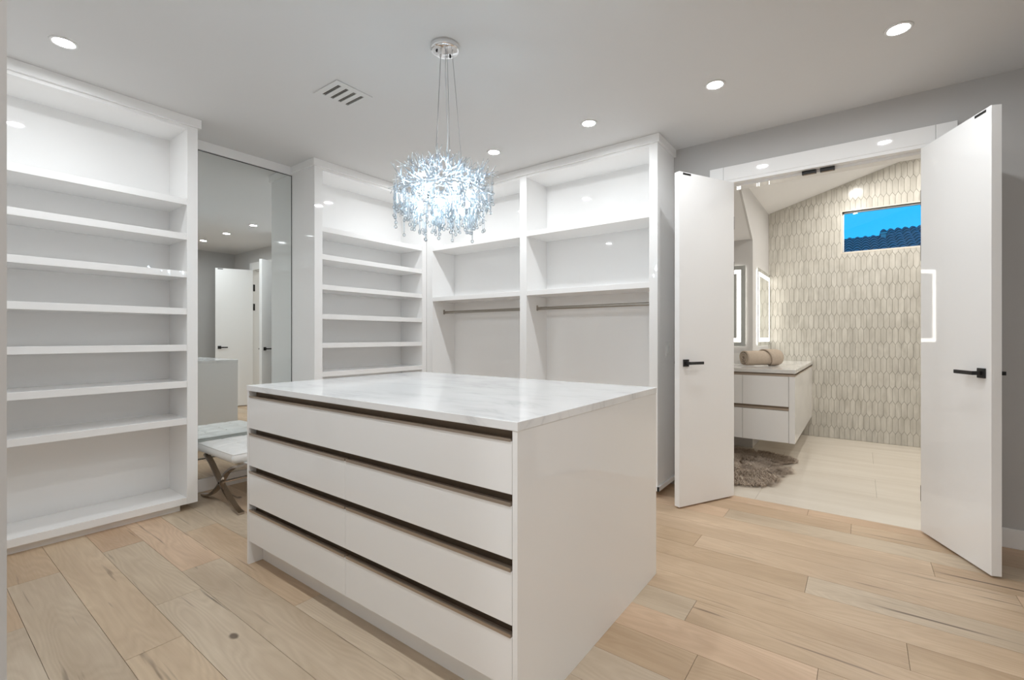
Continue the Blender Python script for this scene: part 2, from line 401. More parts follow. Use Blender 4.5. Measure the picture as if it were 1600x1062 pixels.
# double door casing + jambs
CY = YB - 0.02
t2 = thing('trim_2', ((DX0 + DX1) / 2, CY, 0), 'white gloss casing and jambs around the double doorway', 'trim', kind='structure')
put('casing_leg', B(-.972, -.871, CY, YB, 0, 2.585), 'door', t2, bevel=.001)
put('casing_leg', B(.380, .480, CY, YB, 0, 2.585), 'door', t2, bevel=.001)
put('casing_header', B(-.8695, .3785, CY, YB, 2.478, 2.585), 'door', t2, bevel=.001)
put('jamb', B(-.871, DX0, CY + .004, YB + .14, 0, DZ + .03), 'door', t2)
put('jamb', B(DX1, .380, CY + .004, YB + .14, 0, DZ + .03), 'door', t2)
put('head_jamb', B(DX0, DX1, CY + .004, YB + .14, DZ, DZ + .03), 'door', t2)
put('door_stop', B(DX0, DX1, YB + .045, YB + .14, DZ - .020, DZ), 'door', t2)
for xj0, xj1 in ((DX0, DX0 + .002), (DX1 - .002, DX1)):
    for z in (.25, 1.78, 2.13): put('hinge_plate', B(xj0, xj1, CY + .006, YB + .022, z - .062, z + .062), 'black', t2)
for x in (-.300, -.190):
    c = put('magnet_catch', MB().box(x - .044, x + .044, YB + .018, YB + .052, DZ - .026, DZ - .002), 'black', t2, bevel=.002)
    put('catch_plate', MB().box(x - .034, x + .034, YB + .024, YB + .046, DZ - .028, DZ - .026), 'bronze', c)

# baseboards
tag(put('baseboard_back', MB().box(.480, XR, YB - .015, YB, 0, .115).box(-1.24, -.972, YB - .015, YB, 0, .115), 'trim', bevel=.003), 'white baseboard along the grey door wall', 'baseboard', kind='structure')
tag(put('baseboard_right', B(XR - .015, XR, YN, YB - .015, 0, .115), 'trim', bevel=.003), 'white baseboard along the plain grey wall', 'baseboard', kind='structure')
tag(put('baseboard_left', B(XL, XL + .022, 1.345, 2.243, 0, .102), 'trim', bevel=.003), 'white baseboard under the tall wall mirror', 'baseboard', kind='structure')

# ---------------------------------------------------------------- door leaves
def leaf(name, pivot, ang, side, label):
    """ang: opened leaf direction u; side=-1 left leaf, +1 right leaf. n points to the visible (bathroom-side) face."""
    u = (math.cos(ang), math.sin(ang)); n = (-u[1], u[0])
    if n[0] * side > 0: n = (-n[0], -n[1])           # visible face looks into the opening
    w, th, h0, h1 = 0.578, 0.045, 0.012, 2.445
    t = thing(name, (pivot[0], pivot[1], 0), label, 'door', kind='structure')
    put('panel', MB().obox(pivot, u, n, 0.002, w, 0, th, h0, h1), 'door', t, bevel=.0012)
    put('top_catch', MB().obox(pivot, u, n, w - .115, w - .035, th, th + .0015, h1 - .020, h1 - .006), 'black', t)
    a = w - .062; zc = 1.055
    for sgn, b0 in ((1, th), (-1, 0)):
        e = lambda p, q: (min(b0 + sgn * p, b0 + sgn * q), max(b0 + sgn * p, b0 + sgn * q))
        hd = put('door_handle', MB().obox(pivot, u, n, a - .026, a + .026, *e(0, .009), zc - .026, zc + .026), 'black', t, bevel=.001)
        put('lever', MB().obox(pivot, u, n, a - .010, a + .010, *e(.009, .045), zc - .010, zc + .010)
            .obox(pivot, u, n, a - .128, a + .010, *e(.040, .054), zc - .010, zc + .010), 'black', hd, bevel=.001)
    put('latch_plate', MB().obox(pivot, u, n, w, w + .001, th / 2 - .012, th / 2 + .012, zc - .05, zc + .05), 'door', t)
    for z in (.25, 1.78, 2.13):
        hg = put('hinge', MB().obox(pivot, u, n, 0.0, .002, .004, th + .001, z - .05, z + .05), 'black', t)
        put('barrel', MB().tube([(pivot[0] - n[0] * .006, pivot[1] - n[1] * .006, z - .05), (pivot[0] - n[0] * .006, pivot[1] - n[1] * .006, z + .05)], .007, 10), 'black', hg)
    return t
leaf('door_1', (-.828, 3.958), math.atan2(-.515, -.262), -1, 'white gloss door leaf beside the hanging shelves, swung open')
leaf('door_2', (.347, 3.958), math.atan2(-.530, .236), 1, 'white gloss door leaf beside the plain grey wall, swung open')

# ---------------------------------------------------------------- built-in shelving
ZT = [2.235, 1.985, 1.715, 1.450, 1.190, .930, .665]   # shelf tops
SH = 0.045
def bookcase(name, y0, y1, st0, st1, label, shelves, crown_side0=0.0, base_inset=0.06, plinth_short=0.0, back=True):
    """unit against the left wall, open to +x"""
    xf, xb = -3.857, XL + .002
    t = thing(name, ((xf + xb) / 2, (y0 + y1) / 2, 0), label, 'bookcase')
    put('side_panel', B(xb, xf, y0, y0 + st0, .05, 2.757), 'gloss', t, bevel=.0015)
    put('side_panel', B(xb, xf, y1 - st1, y1, .05, 2.757), 'gloss', t, bevel=.0015)
    put('back_panel', B(xb, xb + .05, y0 + st0, y1 - st1, .095, 2.757), 'gloss', t)
    for z in shelves:
        put('shelf', B(xb + .05, xf - .004, y0 + st0, y1 - st1, z - SH, z), 'gloss', t, bevel=.0015)
    put('bottom_panel', B(xb, xf - .002, y0 + st0, y1 - st1, .05, .098), 'gloss', t, bevel=.0015)
    put('top_panel', B(xb, xf - .004, y0 + st0, y1 - st1, 2.735, 2.757), 'gloss', t)
    put('crown', B(xb, xf + .018, y0 - crown_side0, y1 + (.018 if plinth_short else 0), 2.757, ZC), 'gloss', t, bevel=.0015)
    put('plinth', B(xb, xf - .048, y0, y1 - plinth_short, 0, .05), 'trim', t)
    return t
bookcase('bookcase', .10, 1.343, .05, .067, 'tall white gloss open bookcase beside the wall mirror and white ottoman', ZT, plinth_short=.095)
bookcase('bookcase', 2.247, 3.572, .076, .064, 'tall white gloss open bookcase in the corner beside the hanging shelves', ZT[:6] + [.665], crown_side0=.018)

# hanging unit on the back wall
yf, yk = 3.572, YB - .002
hu = thing('hanging_wardrobe', ((-3.857 - 1.262) / 2, (yf + yk) / 2, 0), 'white open wardrobe with two hanging bays beside the doorway', 'wardrobe')
put('side_panel', B(-1.329, -1.262, yf, yk, .05, 2.757), 'gloss', hu, bevel=.0015)
put('side_panel', B(-3.857, -3.767, yf + .0005, yk, .05, 2.757), 'gloss', hu, bevel=.0015)
put('divider_panel', B(-2.581, -2.505, yf, yk, .05, 2.757), 'gloss', hu, bevel=.0015)
for xa, xb_ in ((-3.767, -2.581), (-2.505, -1.329)):
    put('back_panel', B(xa, xb_, yk - .05, yk, .095, 2.757), 'gloss', hu)
    for z in (2.230, 1.677):
        put('shelf', B(xa, xb_, yf + .003, yk - .05, z - .045, z), 'gloss', hu, bevel=.0015)
    put('bottom_panel', B(xa, xb_, yf + .002, yk, .05, .098), 'gloss', hu, bevel=.0015)
    put('top_panel', B(xa, xb_, yf + .004, yk, 2.735, 2.757), 'gloss', hu)
put('crown', B(-3.80, -1.244, yf - .018, yk, 2.757, ZC), 'gloss', hu, bevel=.0015)
put('plinth', B(-3.80, -1.34, yf + .06, yk, 0, .05), 'trim', hu)
put('base_lip', MB().box(-1.262, -1.246, yf - .014, yk, .05, .085).box(-3.75, -1.246, yf - .014, yf, .05, .085), 'gloss', hu, bevel=.0015)
sw = put('switch_plate', B(-1.262, -1.256, 3.76, 3.86, 1.085, 1.205), 'plastic', hu, bevel=.002)
for y in (3.788, 3.832): put('rocker', B(-1.256, -1.252, y - .016, y + .016, 1.112, 1.178), 'plastic', sw, bevel=.001)
for xa, xb_ in ((-3.767, -2.581), (-2.505, -1.329)):
    rod = MB()
    pr_ = [(0.0075 * math.cos(a), 0.015 * math.sin(a)) for a in [2 * math.pi * i / 16 for i in range(16)]]
    vs = [(x, 3.75 + p, 1.517 + q) for x in (xa + .004, xb_ - .004) for p, q in pr_]
    rod.add(vs, [(i, 16 + i, 16 + (i + 1) % 16, (i + 1) % 16) for i in range(16)], True)
    rr = put('hanging_rail', rod, 'rod', hu); rr['label'] = 'brushed nickel hanging rail'
    for x0, x1 in ((xa, xa + .007), (xb_ - .007, xb_)):
        put('end_bracket', MB().box(x0, x1, 3.738, 3.762, 1.496, 1.548), 'darkchrome', rr, bevel=.002)

# wall mirror with white header board
put_m = thing('wall_mirror', (XL + .01, 1.79, .102), 'tall frameless wall mirror between the two bookcases', 'mirror')
put('mirror_glass', B(XL + .008, XL + .0165, 1.346, 2.242, .104, 2.742), 'mirror', put_m)
put('mirror_backing', B(XL, XL + .008, 1.3445, 2.2435, .1025, 2.744), 'mirror_edge', put_m)
put('edge_strip', B(XL + .0165, XL + .0185, 2.2415, 2.2465, .104, 2.742), 'mirror_edge', put_m)
put('edge_strip', B(XL + .0165, XL + .0185, 1.346, 2.2415, 2.737, 2.742), 'mirror_edge', put_m)
tag(put('trim_3', B(XL, XL + .03, 1.345, 2.246, 2.744, ZC), 'trim', bevel=.0015), 'white header board above the tall wall mirror', 'trim', kind='structure')

# ---------------------------------------------------------------- island
IX0, IX1, IY0, IY1 = -2.705, -.862, 1.18, 2.42
isl = thing('closet_island', ((IX0 + IX1) / 2, (IY0 + IY1) / 2, 0), 'large white gloss island dresser with seven drawers under a marble top', 'island')
put('side_panel', B(IX1 - .02, IX1, IY0, IY1, 0, .951), 'gloss', isl, bevel=.0012)
put('side_panel', B(IX0, IX0 + .02, IY0, IY1, 0, .951), 'gloss', isl, bevel=.0012)
put('back_panel', B(IX0 + .02, IX1 - .02, IY1 - .022, IY1 - .001, .0, .951), 'gloss', isl)
put('carcass', B(IX0 + .02, IX1 - .02, IY0 + .055, IY1 - .022, .126, .951), 'gloss', isl)
put('plinth', B(IX0 + .02, IX1 - .02, IY0 + .075, IY0 + .095, 0, .126), 'gloss', isl)
xm = -1.783
ia, ib = IX0 + .0225, IX1 - .0225
rows = [(.951, .925, .916, .746), (.746, .722, .710, .541), (.541, .514, .502, .331), (.331, .304, .293, .126)]
for ri, (zt, zl1, zl0, zb) in enumerate(rows):
    spans = [(ia, ib)] if ri == 0 else [(ia, xm - .0012), (xm + .0012, ib)]
    put('finger_channel', MB().box(IX0 + .02, IX1 - .02, IY0 + .040, IY0 + .055, zl0 - .02, zt).box(IX0 + .02, IX1 - .02, IY0 + .020, IY0 + .040, zl0 - .02, zl0 - .005), 'bronze', isl)
    for xa, xb_ in spans:
        dr = put('drawer', B(xa, xb_, IY0 + .001, IY0 + .020, zb + .002, zl0), 'gloss', isl, bevel=.001)
        put('pull_lip', MB().box(xa + .004, xb_ - .004, IY0 - .002, IY0 + .020, zl0, zl1 - .003).box(xa + .004, xb_ - .004, IY0 - .002, IY0 + .002, zl1 - .003, zl1), 'bronze_lip', dr)
tag(put('marble_worktop', B(IX0 - .002, IX1 + .002, IY0 - .002, IY1 + .002, .951, .981), 'marble', bevel=.002), 'white marble worktop with faint grey veins on the island', 'worktop')

# ---------------------------------------------------------------- ottoman with crossed legs
ot = thing('ottoman', (-3.84, 1.78, 0), 'white tufted leather ottoman with crossed chrome legs before the mirror', 'ottoman')
ox0, ox1, oy0, oy1, oz0, oz1 = -4.165, -3.545, 1.455, 2.10, .345, .425
def cushion():
    mb = MB(); n = 36; m = 6
    def P(i, j):
        a, b = i / n, j / n
        gx = min(abs((a * 4) % 1), 1 - abs((a * 4) % 1)); gy = min(abs((b * 4) % 1), 1 - abs((b * 4) % 1))
        g = max(math.exp(-(gx / .07) ** 2), math.exp(-(gy / .07) ** 2)) if 0 < i < n and 0 < j < n else 0
        e = min(a, 1 - a, b, 1 - b)
        z = oz1 - .014 * math.exp(-(e / .03)) - .008 * g + .010 * (math.sin(math.pi * a) * math.sin(math.pi * b))
        return (ox0 + (ox1 - ox0) * a, oy0 + (oy1 - oy0) * b, z)
    vs = [P(i, j) for j in range(n + 1) for i in range(n + 1)]
    mb.add(vs, [(j * (n + 1) + i, j * (n + 1) + i + 1, (j + 1) * (n + 1) + i + 1, (j + 1) * (n + 1) + i) for j in range(n) for i in range(n)], True)
    # sides: bulging ring
    ring = [(i, 0) for i in range(n)] + [(n, j) for j in range(n)] + [(i, n) for i in range(n, 0, -1)] + [(0, j) for j in range(n, 0, -1)]
    rows_ = []
    for k in range(m + 1):
        s = k / m; rw = []
        for (i, j) in ring:
            x, y, z = P(i, j); ztop = z; zz = ztop + (oz0 - ztop) * s
            bul = .010 * math.sin(math.pi * s) - (.012 * max(0, s - .8) / .2)
            cx = (1 if i == n else -1 if i == 0 else 0); cy = (1 if j == n else -1 if j == 0 else 0)
            rw.append((x + cx * bul, y + cy * bul, zz))
        rows_.append(rw)
    L = len(ring); vs = [p for rw in rows_ for p in rw]
    mb.add(vs, [(k * L + (q + 1) % L, k * L + q, (k + 1) * L + q, (k + 1) * L + (q + 1) % L) for k in range(m) for q in range(L)], True)
    mb.add([p for p in rows_[-1]], [tuple(range(L))[::-1]])
    return mb
cu = put('cushion', cushion(), 'leather', ot)
zz = oz1 - .016
put('piping', MB().tube([(ox0, oy0, zz), (ox1, oy0, zz), (ox1, oy1, zz), (ox0, oy1, zz), (ox0, oy0, zz)], .0045, 8), 'leather', cu)
btn = MB().lathe([(0, .004), (.006, .003), (.009, 0)][::-1], seg=10).mesh('button'); btn.materials.append(M['leather'])
bw = wloc(cu)
for i in range(1, 4):
    for j in range(1, 4):
        inst('button', btn, cu, Vector((ox0 + (ox1 - ox0) * i / 4, oy0 + (oy1 - oy0) * j / 4, oz1 - .002 + .006)) - bw)
def bar(pts, y, th=.0075, w=.019):
    """flat curved bar in the xz plane through pts"""
    def cr(p0, p1, p2, p3, t):
        return tuple(.5 * (2 * b + (c - a) * t + (2 * a - 5 * b + 4 * c - d_) * t * t + (3 * b - a - 3 * c + d_) * t ** 3) for a, b, c, d_ in zip(p0, p1, p2, p3))
    q = [pts[0]] + pts + [pts[-1]]; c = []
    for i in range(1, len(q) - 2):
        for k in range(8): c.append(cr(q[i - 1], q[i], q[i + 1], q[i + 2], k / 8))
    c.append(pts[-1]); mb = MB(); vs = []
    for i, p in enumerate(c):
        a = c[max(0, i - 1)]; b = c[min(len(c) - 1, i + 1)]; dx, dz = b[0] - a[0], b[1] - a[1]; l = math.hypot(dx, dz); nx, nz = -dz / l, dx / l
        for (s, yy) in ((1, -w), (1, w), (-1, w), (-1, -w)): vs.append((p[0] + nx * th * s, y + yy, p[1] + nz * th * s))
    for i in range(len(c) - 1):
        for k in range(4): mb.f.append((i * 4 + k, i * 4 + (k + 1) % 4, (i + 1) * 4 + (k + 1) % 4, (i + 1) * 4 + k)); mb.smooth.append(False)
    mb.f += [(3, 2, 1, 0), tuple(len(vs) - 4 + k for k in range(4))]; mb.smooth += [False, False]; mb.v = vs
    return mb
for y in (1.480, 2.070):
    put('leg', bar([(-4.085, .334), (-3.985, .285), (-3.875, .205), (-3.79, .150), (-3.68, .085), (-3.55, .026), (-3.475, .008)], y), 'darkchrome', ot)
    put('leg', bar([(-3.50, .337), (-3.60, .310), (-3.71, .252), (-3.80, .172), (-3.90, .090), (-4.02, .030), (-4.14, .008)], y), 'darkchrome', ot)
for x, z in ((-4.07, .333), (-3.52, .336), (-3.808, .165)):
    put('cross_rail', MB().box(x - .016, x + .016, 1.480, 2.070, z - .006, z + .006), 'darkchrome', ot, bevel=.002)
for k in range(5):
    y = 1.545 + k * .117
    put('strap', MB().box(-4.08, -3.51, y - .018, y + .018, .3405, .3455), 'leather', ot)

# ---------------------------------------------------------------- downlights
ring_me = MB().lathe([(.043, -.0030), (.047, -.006), (.058, -.0045), (.060, 0), (.042, 0), (.043, -.0030)], seg=32).mesh('trim_ring'); ring_me.materials.append(M['plastic'])
lens_me = MB().add([(0, 0, -.0025)] + [(.044 * math.cos(2 * math.pi * i / 28), .044 * math.sin(2 * math.pi * i / 28), -.0025) for i in range(28)], [(0, 1 + (i + 1) % 28, 1 + i) for i in range(28)]).mesh('lens'); lens_me.materials.append(M['lamp'])
lensb_me = lens_me.copy(); lensb_me.materials.clear(); lensb_me.materials.append(M['lampb'])
def downlight(x, y, z, label, group, bath=False, slope=0.0):
    t = thing('downlight', (x, y, z), label, 'ceiling light', group)
    t.rotation_euler = (0, -math.atan(slope), 0)
    inst('trim_ring', ring_me, t, (0, 0, 0)); inst('lens', lensb_me if bath else lens_me, t, (0, 0, 0))
for x, where in ((-3.41, 'where the corner bookcase meets the wardrobe'), (-2.503, "before the wardrobe's divider panel"), (-1.603, 'before the wardrobe bay nearest the doorway'),
                 (-.728, 'before the door leaf beside the wardrobe'), (.155, 'before the door leaf beside the plain wall')):
    downlight(x, 3.087, ZC, 'round recessed ceiling downlight ' + where, 'downlights along the back wall')
for x in (-2.503, -1.603, -.728, .155):
    downlight(x, .558, ZC, 'small round recessed downlight in the ceiling row along the entrance wall', 'downlights along the entrance wall')
downlight(-3.408, .558, ZC, 'small round recessed downlight in the ceiling before the bookcase by the entrance', 'downlights along the entrance wall')
for x, y in ((-.8, -.7), (.7, -.7), (-.8, -1.7), (.7, -1.7)):  # unseen hall lamps, added as fill for the dressing room
    downlight(x, y, ZC, 'small round fill light added in the unseen hall ceiling outside the entrance', 'added hall fill lights')
downlight(-.055, 6.35, BZ(-.055) - .001, 'small round recessed downlight in the sloped bathroom ceiling near the window', 'bathroom downlights', True, .297)
for x, y in ((-.055, 5.2), (.9, 5.2), (.9, 6.35)):
    downlight(x, y, BZ(x) - .001, 'small round recessed downlight in the sloped bathroom ceiling over open floor', 'bathroom downlights', True, .297)

# ---------------------------------------------------------------- ceiling vent
vt = thing('ceiling_vent', (-2.695, 1.767, ZC - .007), 'square white ceiling vent with four dark double slots', 'vent')
vx0, vx1, vy0, vy1 = -2.825, -2.562, 1.638, 1.897
put('slot_shade', B(vx0 + .02, vx1 - .02, vy0 + .02, vy1 - .02, ZC - .0012, ZC - .0002), 'shade_black', vt)  # thin black sheet above the slots; their depth of shade is painted
pl = MB(); sx0, sx1 = vx0 + .042, vx1 - .042
pl.box(vx0, sx0, vy0, vy1, ZC - .007, ZC - .0012).box(sx1, vx1, vy0, vy1, ZC - .007, ZC - .0012)
ys = vy0
for k in range(4):
    yc = vy0 + .047 + k * .055
    pl.box(sx0, sx1, ys, yc - .011, ZC - .007, ZC - .0012); ys = yc + .011
    put('slot_blade', B(sx0, sx1, yc - .0018, yc + .0018, ZC - .0052, ZC - .0014), 'rod', vt)
pl.box(sx0, sx1, ys, vy1, ZC - .007, ZC - .0012)
put('vent_plate', pl, 'ceiling', vt)

# ---------------------------------------------------------------- chandelier
CX, CYC = -1.800, 1.80
ch = thing('chandelier', (CX, CYC, ZC), 'round crystal branch chandelier glowing cool white over the island', 'chandelier')
can = put('canopy', MB().lathe([(0, -.034), (.066, -.034), (.074, -.031), (.078, -.024), (.078, -.004), (.074, 0)], (CX, CYC, ZC), 40), 'chrome', ch)
for k in range(5):
    a = .4 + k * 2 * math.pi / 5
    put('canopy_screw', MB().lathe([(0, -.043), (.005, -.042), (.006, -.034)], (CX + .045 * math.cos(a), CYC + .045 * math.sin(a), ZC), 10), 'black' if k % 2 else 'chrome', can)
for a in (2.9, 5.05, .2, 5.75):
    p0 = (CX + .045 * math.cos(a), CYC + .045 * math.sin(a), ZC - .034); p1 = (CX + .115 * math.cos(a), CYC + .115 * math.sin(a), 2.085)
    put('suspension_cable', MB().tube([p0, p1], .0013, 6), 'cable', ch)
put('power_cord', MB().tube([(CX + .006, CYC, ZC - .034), (CX + .004, CYC, 2.65), (CX + .014, CYC, 2.5), (CX + .018, CYC + .004, 2.35), (CX + .010, CYC, 2.1)], .0026, 6), 'cord', ch)
fr = MB()
for R, z in ((.075, 2.085), (.16, 2.055), (.225, 2.02)):
    fr.tube([(CX + R * math.cos(2 * math.pi * i / 32), CYC + R * math.sin(2 * math.pi * i / 32), z) for i in range(33)], .0035, 6, cap=False)
for k in range(6):
    a = k * math.pi / 3
    fr.tube([(CX + .02 * math.cos(a), CYC + .02 * math.sin(a), 2.085), (CX + .16 * math.cos(a), CYC + .16 * math.sin(a), 2.055), (CX + .225 * math.cos(a), CYC + .225 * math.sin(a), 2.02)], .003, 6)
put('frame', fr, 'twig', ch)
# twigs: six shapes, reused
rg = random.Random(11); twigs = []
for v in range(7):
    mb = MB(); up = (.35, .7, 1.15, .5, .15, .9, .25)[v]
    p = Vector((0, 0, 0)); d_ = Vector((1, 0, up)).normalized(); pts = [p.copy()]; L = .15 + .02 * (v % 3)
    for i in range(6):
        d_ = (d_ + Vector((rg.uniform(-.15, .2), rg.uniform(-.45, .45), rg.uniform(-.35, .45)))).normalized(); p = p + d_ * L / 6; pts.append(p.copy())
    mb.tube(pts, [.0056, .0054, .0050, .0046, .0041, .0034, .0022], 6)
    for bi in (2, 3, 4):
        q = pts[bi].copy(); e = (d_ + Vector((rg.uniform(-.5, .4), rg.choice((-1, 1)) * rg.uniform(.5, 1.1), rg.uniform(0, .9)))).normalized(); bp = [q.copy()]
        for i in range(3):
            e = (e + Vector((rg.uniform(-.3, .3), rg.uniform(-.3, .3), rg.uniform(-.1, .4)))).normalized(); q = q + e * .022; bp.append(q.copy())
        mb.tube(bp, [.0042, .0037, .003, .0018], 5)
    me = mb.mesh('branch'); me.materials.append(M['twig']); twigs.append(me)
tips = []
for k in range(120):
    a = 2 * math.pi * k / 120 * 7.0 + rg.uniform(-.15, .15); lay = k % 4
    R = (.07, .15, .185, .13)[lay] + rg.uniform(-.03, .025); z = (2.11, 2.085, 2.03, 1.975)[lay] + rg.uniform(-.02, .02)
    v = (rg.choice((0, 1, 3, 5, 1)) if k % 12 else 2) if lay < 2 else rg.choice((0, 3, 4, 6))
    turn = rg.choice((-1, 1)) * rg.uniform(.3, 1.3)          # twigs sweep round the drum rather than straight out
    sc = rg.uniform(.65, .95)
    inst('branch', twigs[v], ch, (R * math.cos(a), R * math.sin(a), z - ZC), (rg.uniform(-.4, .4), rg.uniform(-.1, .35) if lay < 2 else rg.uniform(0, .5), a + turn), (sc, sc, sc * (rg.choice((1, -1)) if lay > 1 else 1)))
# crystal drops: a slim faceted rod with a ball at its foot, four lengths
drops = []
for Ld in (.055, .085, .12, .16):
    mb = MB().lathe([(.0009, -Ld * .25), (.0009, 0)], seg=5)
    mb.lathe([(0, -Ld), (.0032, -Ld + .006), (.0036, -Ld * .6), (.002, -Ld * .25), (0, -Ld * .25)], seg=6, smooth=False)
    me = mb.mesh('crystal_drop'); me.materials.append(M['crystal'])
    r = .0088; bm_ = MB().lathe([(r * math.sin(math.pi * i / 8), -r * math.cos(math.pi * i / 8)) for i in range(9)], (0, 0, 0), 10, smooth=False).mesh('crystal_ball'); bm_.materials.append(M['crystal'])
    drops.append((Ld, me, bm_))
for k in range(240):
    if k < 110: R = rg.uniform(.215, .268)
    elif k < 190: R = rg.uniform(.12, .22)
    else: R = rg.uniform(.02, .13)
    a = rg.uniform(0, 2 * math.pi); q = rg.choice((0, 1, 1, 2, 2, 3)); Ld, me, bl = drops[q]
    if R > .21: z = rg.uniform(1.98, 2.10)
    else: z = rg.uniform(1.93, 2.05)
    o = inst('crystal_drop', me, ch, (R * math.cos(a), R * math.sin(a), z - ZC), (0, 0, rg.uniform(0, 6)))
    inst('crystal_ball', bl, o, (0, 0, -Ld - .009), (0, 0, 0), (1, 1, 1.1))
for k in range(14):   # beaded strands that hang from the tips and stand clear of the core
    a = rg.uniform(0, 6.28); R = rg.uniform(.255, .30); Ld, me, bl = drops[rg.choice((0, 1))]; z = rg.uniform(2.03, 2.12)
    o = inst('crystal_drop', me, ch, (R * math.cos(a), R * math.sin(a), z - ZC)); inst('crystal_ball', bl, o, (0, 0, -Ld - .009))
    # carried by a fine outward twig
    v = 4; ln = inst('branch', twigs[4], ch, ((R - .15) * math.cos(a), (R - .15) * math.sin(a), z - ZC - .02), (0, .1, a))
bulb_me = MB().lathe([(0, -.020), (.007, -.017), (.0095, -.008), (.0095, .010), (.006, .016), (0, .018)], seg=12).mesh('bulb'); bulb_me.materials.append(M['bulb'])
for k in range(10):
    a = k * math.pi / 5 + .25
    inst('bulb', bulb_me, ch, (.128 * math.cos(a), .128 * math.sin(a), 2.00 - ZC + (.03 if k % 2 else -.05)))

# ---------------------------------------------------------------- bathroom shell
bf = tag(put('floor_bathroom', B(-3.05, 1.72, YB - .0, YT, -.12, -.0125), 'grout'), 'cream stone tile floor of the bathroom', 'floor', kind='structure')
yy = YB + .004
while yy < YT - .01:
    y1_ = min(yy + .6, YT)
    xx = -3.05 - (.45 if int(round((yy - YB) / .6)) % 2 else 0)
    while xx < 1.72:
        x0_, x1_ = max(xx, -3.05), min(xx + 1.2, 1.72)
        if x1_ - x0_ > .02:
            put('floor_tile', B(x0_ + .0006, x1_ - .0006, yy + .0006, y1_ - .0006, -.0125, -.0004), 'bathtile', bf, origin=((x0_ + x1_) / 2, (yy + y1_) / 2, 0))
        xx += 1.2
    yy += .6
WX0, WX1, WZ0, WZ1 = -.180, 1.05, 2.266, 2.760     # window opening
def tile_top(x): return BZ(x)
wt = MB()
def quadbox(x0, x1, zb, zt0, zt1, y0=YT, y1=YT + .14):
    wt.add([(x0, y0, zb), (x1, y0, zb), (x1, y0, zt1), (x0, y0, zt0), (x0, y1, zb), (x1, y1, zb), (x1, y1, zt1), (x0, y1, zt0)],
           [(0, 1, 2, 3), (5, 4, 7, 6), (0, 4, 5, 1), (3, 2, 6, 7), (0, 3, 7, 4), (1, 5, 6, 2)])
quadbox(XW - .12, WX0, -.1, BZ(XW) + .02, BZ(WX0) + .05); quadbox(WX1, 1.72, -.1, BZ(WX1) + .05, BZ(1.72) + .05)
quadbox(WX0, WX1, -.1, WZ0, WZ0); quadbox(WX0, WX1, WZ1, BZ(WX0) + .05, BZ(WX1) + .05)
wtile = tag(put('wall_tiled', wt, 'grout'), 'bathroom wall of slim cream picket tiles with a high window', 'wall', kind='structure')
# picket tiles
TW, TP, PT = .0527, .172, .040
G = .0011; TH = .006
def picket(cx, cz, clip):
    """hexagon (CCW seen from -y) clipped to the wall area; returns xz list"""
    hw = TW / 2 - G; hh = TP / 2 - G
    poly = [(cx, cz - hh - PT / 2), (cx + hw, cz - hh + PT / 2), (cx + hw, cz + hh - PT / 2), (cx, cz + hh + PT / 2), (cx - hw, cz + hh - PT / 2), (cx - hw, cz - hh + PT / 2)]
    for (a, b, c) in clip:       # keep a*x+b*z<=c
        out = []
        for i in range(len(poly)):
            p, q = poly[i], poly[(i + 1) % len(poly)]; dp = a * p[0] + b * p[1] - c; dq = a * q[0] + b * q[1] - c
            if dp <= 0: out.append(p)
            if (dp < 0 < dq) or (dq < 0 < dp):
                t = dp / (dp - dq); out.append((p[0] + (q[0] - p[0]) * t, p[1] + (q[1] - p[1]) * t))
        poly = out
        if len(poly) < 3: return []
    return poly
def area(p): return .5 * abs(sum(p[i][0] * p[(i + 1) % len(p)][1] - p[(i + 1) % len(p)][0] * p[i][1] for i in range(len(p))))
wallclip = [(-1, 0, -(XW + .001)), (1, 0, 1.719), (0, -1, -.001), (-.297, 1, 2.856 - .297 * XW - .001)]
full_me = None; tiles = []
nz = int(3.6 / TP) + 2
FR = .013
for r_ in range(nz):
    cz = .055 + r_ * TP
    for c_ in range(-2, 54):
        cx = XW + c_ * TW + (TW / 2 if r_ % 2 else 0)
        x0, x1, z0, z1 = cx - TW / 2, cx + TW / 2, cz - TP / 2 - PT / 2, cz + TP / 2 + PT / 2
        base = picket(cx, cz, wallclip)
        if len(base) < 3: continue
        a0, a1, b0, b1 = WX0 - FR, WX1 + FR, WZ0 - FR, WZ1 + FR
        if x1 > a0 and x0 < a1 and z1 > b0 and z0 < b1:
            parts = [picket(cx, cz, wallclip + [(1, 0, a0)]), picket(cx, cz, wallclip + [(-1, 0, -a0), (1, 0, a1), (0, 1, b0)]),
                     picket(cx, cz, wallclip + [(-1, 0, -a0), (1, 0, a1), (0, -1, -b1)]), picket(cx, cz, wallclip + [(-1, 0, -a1)])]
        else: parts = [base]
        for p in parts:
            if len(p) >= 3 and area(p) > 8e-5: tiles.append((cx, cz, p))
def tile_mb(mb, p, dy):
    n = len(p); cx = sum(q[0] for q in p) / n; cz = sum(q[1] for q in p) / n; ch_ = .0016
    back = [(q[0], YT - .0002, q[1]) for q in p]; mid = [(q[0], YT - TH + .0016 + dy, q[1]) for q in p]
    def ins(q):
        vx, vz = cx - q[0], cz - q[1]; l = math.hypot(vx, vz); k = min(.6, ch_ * 1.35 / l); return (q[0] + vx * k, YT - TH + dy, q[1] + vz * k)
    frn = [ins(q) for q in p]; vs = back + mid + frn
    fs = [tuple(range(2 * n, 3 * n))]
    for i in range(n):
        j = (i + 1) % n; fs += [(i, j, n + j, n + i), (n + i, n + j, 2 * n + j, 2 * n + i)]
    mb.add(vs, fs)
vis = [t for t in tiles if t[0] < .57 and not (t[0] < -.46 and t[1] < .95)]
vis.sort(key=lambda t: -(t[0] + area(t[2]) * 120)); single = {id(t) for t in vis[:300]}
shared = {}
rest = MB()
